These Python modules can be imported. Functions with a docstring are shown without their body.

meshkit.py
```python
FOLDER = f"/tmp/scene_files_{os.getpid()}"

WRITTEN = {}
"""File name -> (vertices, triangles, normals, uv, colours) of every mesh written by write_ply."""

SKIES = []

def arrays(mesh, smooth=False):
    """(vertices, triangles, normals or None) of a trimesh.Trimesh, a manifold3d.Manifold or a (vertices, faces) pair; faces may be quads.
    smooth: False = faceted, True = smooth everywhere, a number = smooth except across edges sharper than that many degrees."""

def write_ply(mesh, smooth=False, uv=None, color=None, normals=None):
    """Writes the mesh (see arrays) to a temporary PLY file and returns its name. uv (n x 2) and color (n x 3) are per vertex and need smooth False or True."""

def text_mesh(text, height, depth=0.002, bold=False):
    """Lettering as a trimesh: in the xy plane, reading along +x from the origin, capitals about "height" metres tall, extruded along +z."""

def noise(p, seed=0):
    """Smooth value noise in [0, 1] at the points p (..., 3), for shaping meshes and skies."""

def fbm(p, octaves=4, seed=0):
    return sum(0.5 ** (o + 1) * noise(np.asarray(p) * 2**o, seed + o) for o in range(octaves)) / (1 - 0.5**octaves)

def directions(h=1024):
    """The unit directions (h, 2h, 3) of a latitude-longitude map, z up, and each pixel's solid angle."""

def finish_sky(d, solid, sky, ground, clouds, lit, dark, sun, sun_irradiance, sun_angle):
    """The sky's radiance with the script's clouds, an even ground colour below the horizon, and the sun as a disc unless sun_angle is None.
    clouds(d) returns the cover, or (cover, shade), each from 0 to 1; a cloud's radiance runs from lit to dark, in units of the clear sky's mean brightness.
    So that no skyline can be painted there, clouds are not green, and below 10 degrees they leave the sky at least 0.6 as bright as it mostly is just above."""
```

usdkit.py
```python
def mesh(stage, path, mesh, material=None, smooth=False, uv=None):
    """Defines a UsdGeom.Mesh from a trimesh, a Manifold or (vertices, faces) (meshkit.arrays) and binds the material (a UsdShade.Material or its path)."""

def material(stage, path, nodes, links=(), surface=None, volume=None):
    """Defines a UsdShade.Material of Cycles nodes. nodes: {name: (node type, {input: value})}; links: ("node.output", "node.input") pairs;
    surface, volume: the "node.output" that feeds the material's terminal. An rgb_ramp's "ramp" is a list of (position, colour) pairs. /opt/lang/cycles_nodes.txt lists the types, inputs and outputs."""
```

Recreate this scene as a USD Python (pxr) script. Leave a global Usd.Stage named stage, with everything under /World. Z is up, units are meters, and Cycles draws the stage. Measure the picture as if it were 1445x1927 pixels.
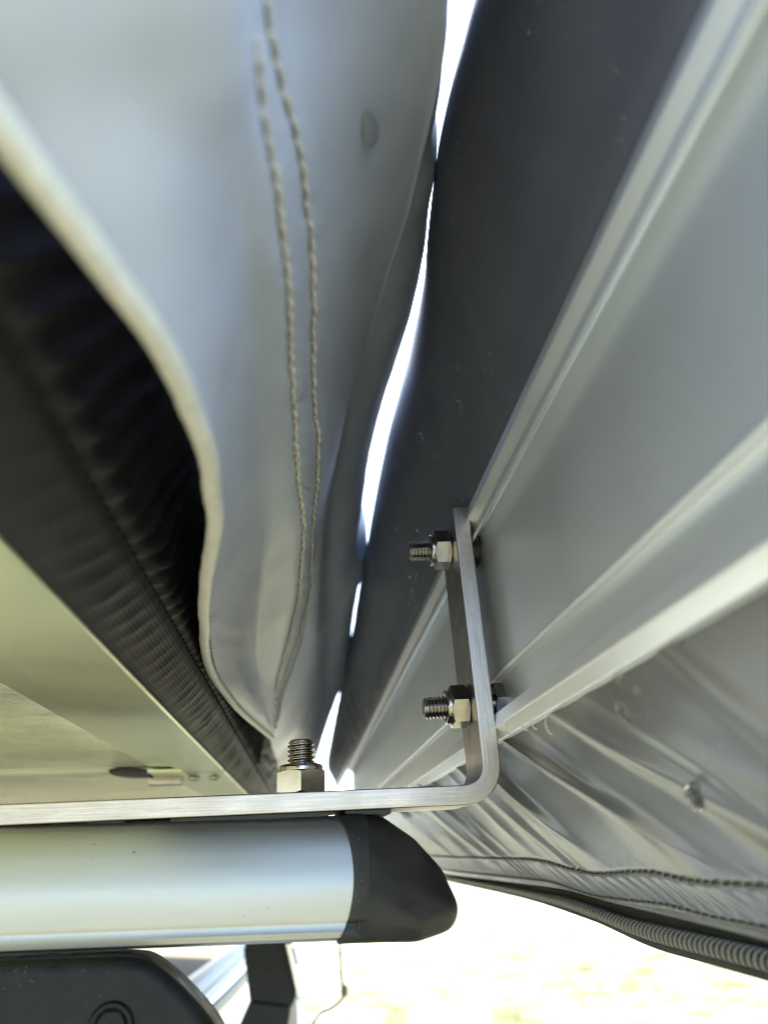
import math, random
import numpy as np, trimesh, usdkit, meshkit
import manifold3d as m3
from scipy.interpolate import PchipInterpolator, CubicSpline
from scipy.spatial import ConvexHull
from pxr import Usd, UsdGeom, UsdLux, UsdShade, Gf, Sdf, Vt

stage = Usd.Stage.CreateInMemory()
UsdGeom.SetStageUpAxis(stage, 'Z')
UsdGeom.Xform.Define(stage, '/World'); UsdGeom.Scope.Define(stage, '/World/Looks')
RNG = np.random.default_rng(7); random.seed(7)

# ------------------------------------------------------------------ camera, sky, sun, exposure
EXPOSURE = 2.88
SUN_DIR = np.array([-0.42, 0.60, 0.78]); SUN_DIR /= np.linalg.norm(SUN_DIR)   # towards the sun
SUN_STRENGTH, SKY_STRENGTH = 1.25, 0.14
EYE = np.array([0, 0, 1.95])                 # the camera stands 1.95 m above the grass, beside the roof bar
FPX, PX, PY = 1440.0, 722.5, 963.5           # focal length and centre in pixels of the 1445 x 1927 photograph
VPX, VPY, ROLL = 577.0, 1610.0, -0.013       # where lines along the car vanish
FOCUS = 0.236
dY = np.array([(VPX - PX) / FPX, -(VPY - PY) / FPX, 1.0])
dX = np.array([math.cos(ROLL), math.sin(ROLL), -(dY[0] * math.cos(ROLL) + dY[1] * math.sin(ROLL))])
dY /= np.linalg.norm(dY); dX /= np.linalg.norm(dX); dZ = np.cross(dY, dX); dZ = -dZ if dZ[1] < 0 else dZ
right, up, fwd = (np.array([dX[i], dY[i], dZ[i]]) for i in range(3))

cam = UsdGeom.Camera.Define(stage, '/World/camera')
cam.AddTransformOp().Set(Gf.Matrix4d(*right, 0, *up, 0, *(-fwd), 0, *EYE, 1))
cam.CreateFocalLengthAttr(4.25); cam.CreateHorizontalApertureAttr(4.25 * 1445 / FPX); cam.CreateVerticalApertureAttr(4.25 * 1927 / FPX)
cam.CreateFStopAttr(1.9); cam.CreateFocusDistanceAttr(FOCUS); cam.CreateExposureAttr(EXPOSURE); cam.CreateClippingRangeAttr(Gf.Vec2f(0.005, 500))

def ray(px, py):
    c = np.array([(px - PX) / FPX, -(py - PY) / FPX, 1.0]); return np.array([c @ dX, c @ dY, c @ dZ])
def at(px, py, x=None, y=None, z=None):
    """The point (relative to the eye) seen at a photo pixel on the plane x, y or z = const."""
    r = ray(px, py)
    k = x / r[0] if x is not None else y / r[1] if y is not None else z / r[2]
    return r * k
def ratio(px, py): r = ray(px, py); return r[0] / r[2]

sky_el, sky_rot = math.asin(SUN_DIR[2]), math.atan2(SUN_DIR[0], SUN_DIR[1])
M = {}
def mat(name, nodes, links=(), surface=None, volume=None):
    M[name] = usdkit.material(stage, '/World/Looks/' + name, nodes, links, surface, volume); return M[name]
sky_m = mat('sky_material', {'s': ('sky_texture', {'sky_type': 'single_scattering', 'sun_disc': False, 'sun_elevation': sky_el, 'sun_rotation': sky_rot, 'altitude': 200.0, 'air_density': 1.0, 'aerosol_density': 1.3}),
                             'b': ('background_shader', {'strength': SKY_STRENGTH})}, [('s.color', 'b.color')], surface='b.background')
dome = UsdLux.DomeLight.Define(stage, '/World/sky')
UsdShade.MaterialBindingAPI.Apply(dome.GetPrim()).Bind(sky_m)
dome.GetPrim().SetCustomDataByKey('kind', 'structure'); dome.GetPrim().SetCustomDataByKey('label', 'bright hazy daylight sky seen through the slit'); dome.GetPrim().SetCustomDataByKey('category', 'sky')
sun = UsdLux.DistantLight.Define(stage, '/World/sun')
sun.CreateIntensityAttr(SUN_STRENGTH); sun.CreateAngleAttr(0.53); sun.CreateColorAttr(Gf.Vec3f(1, 0.97, 0.92)); sun.GetPrim().CreateAttribute('inputs:normalize', Sdf.ValueTypeNames.Bool).Set(True)
zax = SUN_DIR; xax = np.cross([0, 0, 1.0], zax); xax /= np.linalg.norm(xax); yax = np.cross(zax, xax)
sun.AddTransformOp().Set(Gf.Matrix4d(*xax, 0, *yax, 0, *zax, 0, 0, 0, 20, 1))

# ------------------------------------------------------------------ materials
def simple(name, color, rough, metallic=0.0, bump=None, vary=None, spec=0.5, coat=0.0, dust=None):
    """principled with optional bump = (noise scale vector, strength, distance) and vary = (scale vector, amount) of tone and roughness."""
    n = {'p': ('principled_bsdf', {'base_color': color, 'roughness': rough, 'metallic': metallic, 'specular_ior_level': spec, 'coat_weight': coat})}
    l = [('tc.object', 'map.vector'), ] if bump else []
    if bump or vary: n['tc'] = ('texture_coordinate', {})
    if bump:
        n['map'] = ('mapping', {'scale': bump[0]}); n['nz'] = ('noise_texture', {'scale': 1.0, 'detail': 3.0})
        n['bp'] = ('bump', {'strength': bump[1], 'distance': bump[2]})
        l += [('map.vector', 'nz.vector'), ('nz.fac', 'bp.height'), ('bp.normal', 'p.normal')]
    if vary:
        n['map2'] = ('mapping', {'scale': vary[0]}); n['nz2'] = ('noise_texture', {'scale': 1.0, 'detail': 4.0})
        a = vary[1]; c = np.array(color)
        n['rp'] = ('rgb_ramp', {'ramp': [(0.3, tuple(c * (1 - a))), (0.7, tuple(np.minimum(c * (1 + a), 1)))]})
        n['rr'] = ('map_range', {'from_min': 0.3, 'from_max': 0.7, 'to_min': rough * (1 - a * .6), 'to_max': min(1, rough * (1 + a * .6))})
        l += [('tc.object', 'map2.vector'), ('map2.vector', 'nz2.vector'), ('nz2.fac', 'rp.fac'), ('rp.color', 'p.base_color'), ('nz2.fac', 'rr.value'), ('rr.result', 'p.roughness')]
    if dust:                                         # fine specks and smears: (scale, threshold, colour, amount)
        n.setdefault('tc', ('texture_coordinate', {})); n['dn'] = ('noise_texture', {'scale': dust[0], 'detail': 2.0}); n['dm'] = ('noise_texture', {'scale': dust[0] / 22, 'detail': 3.0})
        n['da'] = ('math', {'math_type': 'multiply_add', 'value2': 0.45}); n['dr'] = ('map_range', {'from_min': dust[1], 'from_max': dust[1] + .06, 'to_min': 0.0, 'to_max': dust[3]})
        n['dx'] = ('mix_color', {'b': dust[2], 'a': color})
        l = [q for q in l if q[1] != 'p.base_color'] + [('tc.object', 'dn.vector'), ('tc.object', 'dm.vector'), ('dm.fac', 'da.value1'), ('dn.fac', 'da.value3'), ('da.value', 'dr.value'), ('dr.result', 'dx.fac'), ('dx.result', 'p.base_color')]
        if vary: l.append(('rp.color', 'dx.a'))
    return mat(name, n, l, surface='p.BSDF')

def brushed(name, color, rough, scale, tone=0.12, strength=0.25, uv=True, dist=0.00012, vscale=(60, 60, 60), rv=.22, metallic=1.0):
    """Brushed metal: streaks along the first axis of the coordinates."""
    n = {'tc': ('texture_coordinate', {}), 'mp': ('mapping', {'scale': scale}), 'nz': ('noise_texture', {'scale': 1.0, 'detail': 4.0, 'roughness': 0.65}),
         'bp': ('bump', {'strength': strength, 'distance': dist}), 'p': ('principled_bsdf', {'metallic': metallic}),
         'rp': ('rgb_ramp', {'ramp': [(0.25, tuple(np.array(color) * (1 - tone))), (0.75, tuple(np.minimum(1, np.array(color) * (1 + tone))))]}),
         'mp2': ('mapping', {'scale': vscale}), 'nz2': ('noise_texture', {'scale': 1.0, 'detail': 3.0}),
         'rr': ('map_range', {'from_min': 0.3, 'from_max': 0.7, 'to_min': rough * (1 - rv), 'to_max': rough * (1 + rv)})}
    src = 'tc.UV' if uv else 'tc.object'
    return mat(name, n, [(src, 'mp.vector'), ('mp.vector', 'nz.vector'), ('nz.fac', 'bp.height'), ('bp.normal', 'p.normal'), ('nz.fac', 'rp.fac'), ('rp.color', 'p.base_color'),
                         ('tc.object', 'mp2.vector'), ('mp2.vector', 'nz2.vector'), ('nz2.fac', 'rr.value'), ('rr.result', 'p.roughness')], surface='p.BSDF')

def weave(name, color, rough, pitch, strength=0.5, vary=0.2, spec=0.4, uv=True, sheen=0.0):
    """Woven or coated cloth: two crossed fine waves give the thread relief; coordinates in metres from UV."""
    s = 1.0 / pitch / 1.0
    n = {'tc': ('texture_coordinate', {}), 'w1': ('wave_texture', {'scale': s / 3.14 , 'bands_direction': 'x', 'distortion': 0.6, 'detail': 1.0, 'detail_scale': 0.5}),
         'w2': ('wave_texture', {'scale': s / 3.14, 'bands_direction': 'y', 'distortion': 0.6, 'detail': 1.0, 'detail_scale': 0.5}),
         'ml': ('math', {'math_type': 'multiply'}), 'bp': ('bump', {'strength': strength, 'distance': pitch * 0.35}),
         'nz': ('noise_texture', {'scale': 70.0, 'detail': 5.0}),
         'rp': ('rgb_ramp', {'ramp': [(0.3, tuple(np.array(color) * (1 - vary))), (0.7, tuple(np.array(color) * (1 + vary)))]}),
         'rr': ('map_range', {'from_min': 0.3, 'from_max': 0.7, 'to_min': rough * 0.85, 'to_max': min(1, rough * 1.15)}),
         'p': ('principled_bsdf', {'specular_ior_level': spec, 'sheen_weight': sheen})}
    return mat(name, n, [('tc.UV', 'w1.vector'), ('tc.UV', 'w2.vector'), ('w1.fac', 'ml.value1'), ('w2.fac', 'ml.value2'), ('ml.value', 'bp.height'), ('bp.normal', 'p.normal'),
                         ('tc.object', 'nz.vector'), ('nz.fac', 'rp.fac'), ('rp.color', 'p.base_color'), ('nz.fac', 'rr.value'), ('rr.result', 'p.roughness')], surface='p.BSDF')

brushed('stainless_strip', (0.31, 0.278, 0.258), 0.31, (55, 2600, 2600), 0.30, 0.35)
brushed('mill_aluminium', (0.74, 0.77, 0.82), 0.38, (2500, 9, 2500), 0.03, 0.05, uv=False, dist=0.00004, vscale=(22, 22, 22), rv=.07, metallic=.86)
brushed('rail_aluminium', (0.66, 0.66, 0.64), 0.24, (2200, 12, 2200), 0.06, 0.16, uv=False, dist=0.00006)
brushed('frame_aluminium', (0.68, 0.70, 0.50), 0.42, (1600, 14, 1600), 0.04, 0.08, uv=False, dist=0.00005, vscale=(30, 30, 30), rv=.1)  # grass reflected in the underside is tinted into this yellow-green base colour
simple('anodised_bar', (0.285, 0.285, 0.275), 0.42, 1.0, bump=((6000, 6000, 6000), 0.18, 0.00005), vary=((40, 200, 300), 0.05), dust=(900, .97, (.10, .09, .08), .7))
simple('stucco_aluminium', (0.62, 0.66, 0.40), 0.34, 1.0, bump=((480, 480, 480), 0.8, 0.0011), vary=((60, 60, 60), 0.06))  # yellow-green of mirrored grass mixed into the bare metal colour
simple('fastener_steel', (0.31, 0.29, 0.28), 0.16, 1.0, bump=((900, 900, 900), 0.08, 0.00006), vary=((260, 260, 260), 0.12))
simple('nylon_collar', (0.35, 0.33, 0.31), 0.25, 0.85)
simple('black_rubber', (0.011, 0.0105, 0.010), 0.42, 0.0, spec=0.25, bump=((1800, 1800, 1800), 0.10, 0.0002), vary=((120, 120, 160), 0.35), dust=(1500, .93, (.12, .115, .10), .55))
simple('black_plastic', (0.006, 0.006, 0.006), 0.42, 0.0, spec=0.14, bump=((2600, 2600, 2600), 0.22, 0.0002), vary=((200, 200, 200), 0.45), dust=(1300, .965, (.14, .13, .09), .3))
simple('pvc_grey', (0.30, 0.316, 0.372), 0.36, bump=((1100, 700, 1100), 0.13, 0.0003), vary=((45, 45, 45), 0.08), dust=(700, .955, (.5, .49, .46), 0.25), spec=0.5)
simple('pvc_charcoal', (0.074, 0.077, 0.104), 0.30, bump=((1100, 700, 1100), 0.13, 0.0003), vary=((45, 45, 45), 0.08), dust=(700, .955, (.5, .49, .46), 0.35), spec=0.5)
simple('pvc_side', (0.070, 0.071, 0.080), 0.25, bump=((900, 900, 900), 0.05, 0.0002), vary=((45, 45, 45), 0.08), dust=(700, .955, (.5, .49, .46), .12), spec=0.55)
weave('dark_polyester', (0.0105, 0.0085, 0.0115), 0.55, 0.0011, 0.3, 0.22, spec=0.22)
weave('zip_cloth', (0.014, 0.013, 0.011), 0.7, 0.0012, 0.8, 0.2, spec=0.2)
simple('zip_nylon', (0.065, 0.062, 0.055), 0.3)
simple('hem_tan', (0.40, 0.39, 0.36), 0.42, vary=((500, 500, 500), 0.1))  # hem highlight from light bounced off the grass is put into the tan
simple('thread_tan', (0.40, 0.37, 0.33), 0.8, bump=((9000, 2500, 9000), 0.8, 0.0003), vary=((900, 900, 900), 0.3))
simple('thread_grey', (0.055, 0.055, 0.05), 0.7, vary=((900, 900, 900), 0.3))
simple('car_paint', (0.72, 0.73, 0.74), 0.25, 0.0, coat=0.6)
simple('gutter_trim', (0.055, 0.043, 0.025), 0.4)
simple('gutter_grey', (0.06, 0.06, 0.06), 0.35)
simple('gutter_amber', (0.16, 0.12, 0.05), 0.5)
simple('roof_bronze', (0.10, 0.08, 0.045), 0.8, spec=0.1)
simple('thread_black', (0.010, 0.010, 0.010), 0.8, spec=0.1)
simple('cord_black', (0.06, 0.045, 0.03), 0.7)
mat('water', {'p': ('principled_bsdf', {'base_color': (1, 1, 1), 'roughness': 0.0, 'ior': 1.33, 'transmission_weight': 1.0})}, surface='p.BSDF')
mat('grass_ground', {'g': ('geometry', {}), 'n1': ('noise_texture', {'scale': 1.3, 'detail': 6.0, 'roughness': 0.6}), 'n2': ('noise_texture', {'scale': 28.0, 'detail': 3.0}),
    'r1': ('rgb_ramp', {'ramp': [(0.38, (0.075, 0.085, 0.022)), (0.5, (0.205, 0.194, 0.142)), (0.62, (0.305, 0.285, 0.235))]}), 'r2': ('rgb_ramp', {'ramp': [(0.3, (0.6, 0.65, 0.5)), (0.7, (1.15, 1.1, 1.0))]}),
    'mx': ('mix_color', {'blend_type': 'multiply', 'fac': 1.0, 'use_clamp': False}), 'bp': ('bump', {'strength': 0.6, 'distance': 0.03}), 'p': ('principled_bsdf', {'roughness': 0.9, 'specular_ior_level': 0.2})},
    [('g.position', 'n1.vector'), ('g.position', 'n2.vector'), ('n1.fac', 'r1.fac'), ('n2.fac', 'r2.fac'), ('r1.color', 'mx.a'), ('r2.color', 'mx.b'), ('mx.result', 'p.base_color'), ('n2.fac', 'bp.height'), ('bp.normal', 'p.normal')], surface='p.BSDF')
mat('grass_blade', {'oi': ('object_info', {}), 'r': ('rgb_ramp', {'ramp': [(0, (0.14, 0.145, 0.06)), (0.6, (0.24, 0.225, 0.13)), (1, (0.32, 0.29, 0.19))]}),
    'd': ('principled_bsdf', {'roughness': 0.5}), 't': ('translucent_bsdf', {}), 'm': ('mix_closure', {'fac': 0.35})},
    [('oi.random', 'r.fac'), ('r.color', 'd.base_color'), ('r.color', 't.color'), ('d.BSDF', 'm.closure1'), ('t.BSDF', 'm.closure2')], surface='m.closure')

# ------------------------------------------------------------------ scene helpers (all coordinates relative to the eye, lifted by EYE here)
USED = {}
def numbered(parent, name):
    k = USED.get((parent, name), 0); USED[(parent, name)] = k + 1
    return f'{parent}/{name}' + (f'_{k:03d}' if k else '')
LOC = {}
def tag(prim, label=None, cat=None, group=None, kind=None):
    for k, v in (('label', label), ('category', cat), ('group', group), ('kind', kind)):
        if v: prim.SetCustomDataByKey(k, v)
    return prim
def thing(name, label, cat, loc=(0, 0, 0), group=None, kind=None):
    path = numbered('/World', name); x = UsdGeom.Xform.Define(stage, path)
    w = np.asarray(loc, float) + EYE; x.AddTranslateOp().Set(Gf.Vec3d(*w)); LOC[path] = np.asarray(loc, float)
    tag(x.GetPrim(), label, cat, group, kind); return path
def obj(name, mesh, material, parent='/World', smooth=30, uv=None, label=None, local=False):
    v, f, _ = meshkit.arrays(mesh, False)
    base = parent
    while base not in LOC and base != '/World': base = base.rsplit('/', 1)[0]
    off = np.zeros(3) if local else (LOC[base] if base in LOC else -EYE)
    path = numbered(parent, name)
    usdkit.mesh(stage, path, (v - off, f), M[material], smooth=smooth, uv=uv)
    if label: stage.GetPrimAtPath(path).SetCustomDataByKey('label', label)
    return path

def grid(P, close_u=False, close_v=False):
    """(n, m, 3) points -> (vertices, quads as triangles)."""
    n, m = P.shape[:2]; idx = np.arange(n * m).reshape(n, m)
    a = np.concatenate([idx, idx[:1]]) if close_u else idx
    a = np.concatenate([a, a[:, :1]], 1) if close_v else a
    q = np.stack([a[:-1, :-1], a[1:, :-1], a[1:, 1:], a[:-1, 1:]], -1).reshape(-1, 4)
    return P.reshape(-1, 3), np.vstack([q[:, [0, 1, 2]], q[:, [0, 2, 3]]])
def gnormals(P):
    du, dv = np.gradient(P, axis=0), np.gradient(P, axis=1); n = np.cross(du, dv)
    return n / np.maximum(np.linalg.norm(n, axis=-1, keepdims=True), 1e-12)
def metric_uv(P):
    u = np.concatenate([np.zeros((1, P.shape[1])), np.cumsum(np.linalg.norm(np.diff(P, axis=0), axis=-1), 0)])
    v = np.concatenate([np.zeros((P.shape[0], 1)), np.cumsum(np.linalg.norm(np.diff(P, axis=1), axis=-1), 1)], 1)
    return np.stack([u, v], -1)
def shell(P, t):
    """A cloth of thickness t: the sheet P and its offset, joined round the rim. Returns (mesh, uv)."""
    n, m = P.shape[:2]; Q = P + gnormals(P) * t; uv = metric_uv(P).reshape(-1, 2)
    v1, f1 = grid(P); v2, f2 = grid(Q); k = len(v1); idx = np.arange(n * m).reshape(n, m)
    rim = np.concatenate([idx[0, :-1], idx[:-1, -1], idx[-1, :0:-1], idx[:0:-1, 0]]); nx = np.roll(rim, -1)
    s = np.vstack([np.stack([rim, nx, nx + k], -1), np.stack([rim, nx + k, rim + k], -1)])
    return (np.vstack([v1, v2]), np.vstack([f1[:, ::-1], f2 + k, s])), np.vstack([uv, uv])
def inward(P, probe, out, t):
    return -t if gnormals(P)[probe] @ np.asarray(out, float) > 0 else t
def extrude_y(prof, y0, y1, closed=True, ny=2):
    """A profile of (x, z) points run along y, capped when closed."""
    prof = np.asarray(prof, float); ys = np.linspace(y0, y1, ny)
    P = np.stack([np.broadcast_to(prof[:, 0], (ny, len(prof))), np.broadcast_to(ys[:, None], (ny, len(prof))), np.broadcast_to(prof[:, 1], (ny, len(prof)))], -1)
    v, f = grid(P, close_v=closed)
    if closed:
        t = np.asarray(m3.triangulate([prof if area(prof) > 0 else prof[::-1]])); k = len(prof)
        if area(prof) <= 0: t = k - 1 - t
        f = np.vstack([f, t, t[:, ::-1] + (ny - 1) * k])
        mesh = trimesh.Trimesh(v, f, process=False); mesh.fix_normals(); return mesh
    return v, f
def area(p): x, y = p[:, 0], p[:, 1]; return 0.5 * np.sum(x * np.roll(y, -1) - np.roll(x, -1) * y)
def round_poly(pts, rad, n=5):
    """Rounds the corners of a closed polygon; rad is one radius or one per corner."""
    pts = np.asarray(pts, float); k = len(pts); rad = np.broadcast_to(rad, k); out = []
    for i in range(k):
        p, a, b = pts[i], pts[i - 1], pts[(i + 1) % k]; u, w = a - p, b - p; lu, lw = np.linalg.norm(u), np.linalg.norm(w); u, w = u / lu, w / lw
        th = math.acos(np.clip(u @ w, -1, 1)); d = min(rad[i] / math.tan(th / 2), .48 * lu, .48 * lw)
        if d < 1e-6: out.append(p); continue
        A, B = p + u * d, p + w * d
        for s in np.linspace(0, 1, n): out.append((1 - s) ** 2 * A + 2 * s * (1 - s) * p + s * s * B)
    return np.array(out)
def tube(path, r, n=8, caps=True):
    path = np.asarray(path, float); T = np.gradient(path, axis=0); T /= np.linalg.norm(T, axis=1, keepdims=True)
    ref = np.array([0, 0, 1.0]) if abs(T[0][2]) < .9 else np.array([1.0, 0, 0]); N = []
    for t in T:
        ref = ref - t * (ref @ t); ref /= np.linalg.norm(ref); N.append(ref.copy())
    N = np.array(N); B = np.cross(T, N); a = np.linspace(0, 2 * np.pi, n, endpoint=False); r = np.broadcast_to(r, len(path))
    P = path[:, None] + r[:, None, None] * (np.cos(a)[None, :, None] * N[:, None] + np.sin(a)[None, :, None] * B[:, None])
    v, f = grid(P, close_v=True); k = len(v)
    if caps:
        v = np.vstack([v, path[0], path[-1]]); i = np.arange(n); j = (i + 1) % n; e = (len(path) - 1) * n
        f = np.vstack([f, np.stack([np.full(n, k), i, j], -1), np.stack([np.full(n, k + 1), e + j, e + i], -1)])
    return v, f
def join(meshes):
    vs, fs, k = [], [], 0
    for v, f in meshes: vs.append(v); fs.append(np.asarray(f) + k); k += len(v)
    return np.vstack(vs), np.vstack(fs)
def curve3(pts, n):
    """Smooth curve through 3D points, n samples evenly along it."""
    p = np.asarray(pts, float); s = np.r_[0, np.cumsum(np.linalg.norm(np.diff(p, axis=0), axis=1))]
    c = PchipInterpolator(s, p); q = c(np.linspace(0, s[-1], 400)); t = np.r_[0, np.cumsum(np.linalg.norm(np.diff(q, axis=0), axis=1))]
    return np.stack([np.interp(np.linspace(0, t[-1], n), t, q[:, k]) for k in range(3)], -1)
def hit(px, py, mesh):
    """Where a pixel's sight line first meets a mesh, and the normal there facing the eye."""
    v, f = mesh; d = ray(px, py); d /= np.linalg.norm(d); a, e1, e2 = v[f[:, 0]], v[f[:, 1]] - v[f[:, 0]], v[f[:, 2]] - v[f[:, 0]]
    h = np.cross(d, e2); det = np.einsum('ij,ij->i', e1, h); ok = np.abs(det) > 1e-16; inv = 1 / np.where(ok, det, 1)
    u = -np.einsum('ij,ij->i', a, h) * inv; q = np.cross(-a, e1); w = (q @ d) * inv; t = np.einsum('ij,ij->i', e2, q) * inv
    good = ok & (u >= 0) & (w >= 0) & (u + w <= 1) & (t > 1e-4)
    if not good.any(): return None
    i = np.argmin(np.where(good, t, 9e9)); n = np.cross(e1[i], e2[i]); n /= np.linalg.norm(n)
    return d * t[i], (n if n @ d < 0 else -n)
def nz(a, b=0, seed=0):
    a, b = np.broadcast_arrays(np.asarray(a, float), np.asarray(b, float)); return meshkit.noise(np.stack([a, b + .37, np.full(a.shape, .5)], -1), seed) - 0.5
def stitches(path, length, gap, r, side, material, parent, name='stitching', wob=0.0):
    """One row of thread: short raised stitches along a curve, each dipping into the cloth at its ends."""
    s = np.r_[0, np.cumsum(np.linalg.norm(np.diff(path, axis=0), axis=1))]; out = []; p = 0.0
    while p + length < s[-1]:
        q = np.linspace(p, p + length, 6); c = np.stack([np.interp(q, s, path[:, k]) for k in range(3)], -1); nn = np.stack([np.interp(q, s, side[:, k]) for k in range(3)], -1)
        tx = np.gradient(c, axis=0); tx /= np.linalg.norm(tx, axis=1, keepdims=True); bx = np.cross(tx, nn)
        c = c + nn * (np.sin(np.linspace(0, np.pi, 6)) * r * 1.6 - r * .75)[:, None] + bx * (np.linspace(-1, 1, 6) * wob + RNG.normal(0, wob * .3))[:, None]
        out.append(tube(c, r * np.array([.55, .95, 1.08, 1.02, .9, .5]) * RNG.uniform(.88, 1.12), 7)); p += length * RNG.uniform(.9, 1.1) + gap
    return obj(name, join(out), material, parent, smooth=40)

# ------------------------------------------------------------------ setting: ground and grass
G = -EYE[2]
n = 60; gx = np.sign(np.linspace(-1, 1, n)) * np.abs(np.linspace(-1, 1, n)) ** 3 * 260
GX, GY = np.meshgrid(gx, gx, indexing='ij'); GZ = G + 0.05 * (meshkit.fbm(np.stack([GX * .25, GY * .25, GX * 0], -1), 3) - .5)
gp = obj('ground', grid(np.stack([GX, GY, GZ], -1)), 'grass_ground', smooth=True)
tag(stage.GetPrimAtPath(gp), 'sunlit pale dry grass ground beside the car', 'ground', kind='structure')

def grass_tuft(seed):
    r = np.random.default_rng(seed); out = []
    for _ in range(16):
        h, lean, a = r.uniform(.03, .09), r.uniform(.01, .06), r.uniform(0, 6.28); b = np.r_[r.normal(0, .05, 2), 0]; d = np.array([math.cos(a), math.sin(a), 0]); w = np.array([-d[1], d[0], 0]) * r.uniform(.0015, .003)
        m_ = b + d * lean * .4 + [0, 0, h * .6]; t = b + d * lean + [0, 0, h]
        out.append((np.array([b - w, b + w, m_ + w * .7, m_ - w * .7, t]), np.array([[0, 1, 2], [0, 2, 3], [3, 2, 4]])))
    return join(out)
pi = UsdGeom.PointInstancer.Define(stage, '/World/grass'); protos = []
for k in range(4):
    p_ = f'/World/grass/tufts/tuft_{k + 1:03d}'; usdkit.mesh(stage, p_, grass_tuft(40 + k), M['grass_blade'], smooth=False); protos.append(p_)
cnt = 9000; gy = 1.0 + 24 * RNG.random(cnt) ** 1.6; gxx = -0.2 + (gy * 0.85 + 1.2) * RNG.random(cnt)
gpos = np.stack([gxx, gy, np.full(cnt, EYE[2] + G - .005)], -1)
pi.CreatePrototypesRel().SetTargets([Sdf.Path(p_) for p_ in protos]); pi.CreateProtoIndicesAttr(Vt.IntArray.FromNumpy(RNG.integers(0, 4, cnt).astype(np.int32)))
pi.CreatePositionsAttr(Vt.Vec3fArray.FromNumpy(gpos.astype(np.float32))); an = RNG.random(cnt) * np.pi
pi.CreateOrientationsAttr(Vt.QuathArray([Gf.Quath(float(math.cos(a)), 0, 0, float(math.sin(a))) for a in an])); sc = RNG.uniform(.7, 1.8, cnt)
pi.CreateScalesAttr(Vt.Vec3fArray.FromNumpy(np.stack([sc, sc, sc], -1).astype(np.float32)))
tag(pi.GetPrim(), 'short sun-bleached grass blades over the ground', 'grass', kind='stuff')

# ------------------------------------------------------------------ the bracket (a flat strip bent to an L), near edge at Y0
Y0, Y1 = 0.2235, 0.2475
TH = 0.0053
hl = [at(0, 1534, y=Y0), at(300, 1523, y=Y0), at(700, 1504, y=Y0)]
slope = (hl[2][2] - hl[0][2]) / (hl[2][0] - hl[0][0]); zc = lambda x: hl[2][2] + slope * (x - hl[2][0])
vt, vb = at(866, 955, y=Y0), at(919, 1385, y=Y0); lean = (vb[0] - vt[0]) / (vb[2] - vt[2]); xv = lambda z: vb[0] + lean * (z - vb[2])
A = np.array([-0.19, zc(-0.19)]); zz = zc(vb[0]); Bc = np.array([xv(zz), zz]); T_ = np.array([xv(vt[2]), vt[2]])
u1 = (A - Bc) / np.linalg.norm(A - Bc); u2 = (T_ - Bc) / np.linalg.norm(T_ - Bc); d = 0.0098
arc = [Bc + u1 * d * (1 - s) ** 2 + u2 * d * s * s for s in np.linspace(0, 1, 14)]
ln = [A + (Bc + u1 * d - A) * s for s in np.linspace(0, 1, 26)][:-1]; lv = [Bc + u2 * d + (T_ - Bc - u2 * d) * s for s in np.linspace(0, 1, 18)][1:]
pth = np.array(ln + arc + lv); tg = np.gradient(pth, axis=0); tg /= np.linalg.norm(tg, axis=1, keepdims=True); nr = np.stack([-tg[:, 1], tg[:, 0]], -1)   # nr: towards the inside (up / left)
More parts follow.
